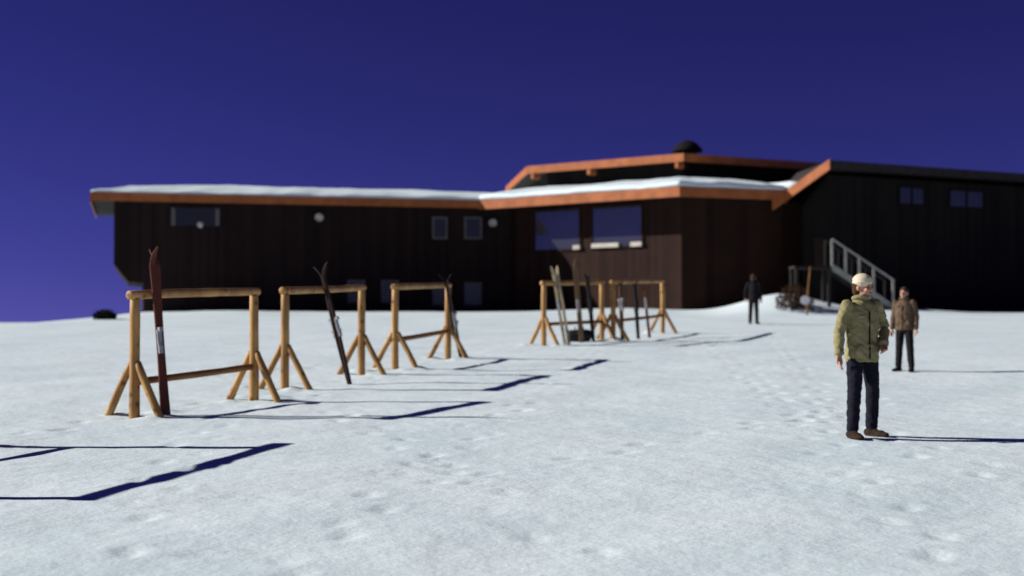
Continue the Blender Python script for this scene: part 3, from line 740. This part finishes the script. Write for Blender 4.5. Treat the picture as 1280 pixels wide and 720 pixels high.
    if cap:
        mb = MB(); mb.ellipsoid(H(0, .004, .062), .094, .108, .088, 22, 14, Mh)
        mb.tube([H(.0, .0, .035), H(0, 0, .075)], [(.098, .112), (.098, .112)], 24) if not head_yaw else mb.ellipsoid(H(0, .004, .050), .100, .113, .030, 24, 10, Mh)
        remesh(mb, 'cap', vox, 2, cap, t)
    return t

p1 = ground_px(1078, 546)
person((p1.x, p1.y, p1.z - .01), R(22), 1.69, 'person in olive jacket, dark trousers and pale cap walking on snow', CLOTH['olive'], CLOTH['navy'], CLOTH['boot'], CLOTH['white'],
       dict(hipL=(.088, 0, .90), kneeL=(.135, .0, .49), ankL=(.175, .08, .09), hipR=(-.085, 0, .90), kneeR=(-.14, -.06, .50), ankR=(-.195, -.10, .09),
            shR=(-.18, .0, 1.395), elR=(-.275, .02, 1.13), wrR=(-.315, -.04, .88), shL=(.18, .0, 1.395), elL=(.335, .06, 1.16), wrL=(.175, -.14, .985)), vox=.009, head_yaw=R(28), hair='hair')
p2 = ground_px(1131, 464)
person((p2.x, p2.y, p2.z - .01), R(-35), 1.47, 'person in tan jacket and dark trousers standing behind the olive-jacketed walker', CLOTH['tan'], CLOTH['black'], CLOTH['boot'], None,
       dict(kneeL=(.12, -.03, .49), ankL=(.16, -.06, .09), kneeR=(-.11, -.01, .49), ankR=(-.15, .06, .09)), vox=.011, hem=.84)
p3 = ground_px(942, 405)
person((p3.x, p3.y, p3.z - .01), R(160), 1.62, 'person dressed all in black walking towards the lodge', CLOTH['black'], CLOTH['black'], CLOTH['boot'], CLOTH['brown'],
       dict(kneeL=(.11, -.08, .50), ankL=(.14, -.12, .09), kneeR=(-.11, .02, .49), ankR=(-.14, .14, .10), elL=(.27, .06, 1.13), wrL=(.28, -.02, .9)), vox=.012)

# ------------------------------------------------------------------ small things by the lodge
def shrub(c, r, hgt, n, c1, c2, label, leaf=.07, twigs=14, seed=5):
    random.seed(seed); c = Vector(c); t = empty('shrub', tuple(c), label, 'shrub')
    m1 = mat('shrub_leaf', c1, c2, 7, rough=.8, spec=.1)
    mb = MB()
    for _ in range(n):
        th = random.uniform(0, 6.283); rr_ = r * math.sqrt(random.random()); z = hgt * random.random() ** .8 * (1 - .6 * (rr_ / r) ** 2)
        p = c + Vector((rr_ * math.cos(th), rr_ * math.sin(th), z)); q = Vector((random.gauss(0, 1), random.gauss(0, 1), random.gauss(0, 1))).normalized(); w = q.orthogonal().normalized() * leaf * random.uniform(.3, .6); l = q * leaf * random.uniform(.6, 1.3)
        mb.add([p - l, p + w, p + l, p - w], [(0, 1, 2, 3)])
    mb.build('foliage', m1, t)
    mb = MB()
    for _ in range(twigs):
        th = random.uniform(0, 6.283); a = c + Vector((random.gauss(0, r * .15), random.gauss(0, r * .15), -.08)); b = c + Vector((math.cos(th) * r * .8, math.sin(th) * r * .8, hgt * random.uniform(.5, 1.05)))
        mb.tube([a, a.lerp(b, .5) + Vector((0, 0, hgt * .1)), b], [.018, .012, .005], 5)
    mb.build('stem', m1, t)
    return t
c = at(993, 372, 56.3); c.z = gz(c.x, c.y)
shrub(c, .75, 1.0, 1300, (0.035, 0.018, 0.010), (0.06, 0.03, 0.015), 'brown leafless shrub on the snow bank by the stair', .06)
c = at(131, 400, 52); c.z = gz(c.x, c.y)
shrub(c, .42, .38, 900, (0.012, 0.014, 0.010), (0.022, 0.024, 0.014), 'low dark shrub on the snow brow below the jettied wing', .05, seed=8)
c = at(1008, 374, 55.2); c.z = gz(c.x, c.y)
mk = empty('marker_post', tuple(c), 'thin brown post with a white round marker beside brown shrub', 'post')
mb = MB(); mb.tube([c + Vector((0, 0, -.2)), c + Vector((.06, 0, .9)), c + Vector((.16, 0, 1.85))], [.04, .037, .032], 10); mb.build('pole', M['pine_dark'], mk, smooth=True)
mb = MB(); mb.tube([c + Vector((-.06, -.06, .56)), c + Vector((-.06, -.095, .56))], .17, 20)
o = mb.build('marker_disc', M['pale'], mk); o.data.materials.clear(); o.data.materials.append(mat('white_enamel', (.78, .78, .74), (.82, .82, .78), 9, rough=.4))

scene.render.engine = 'CYCLES'
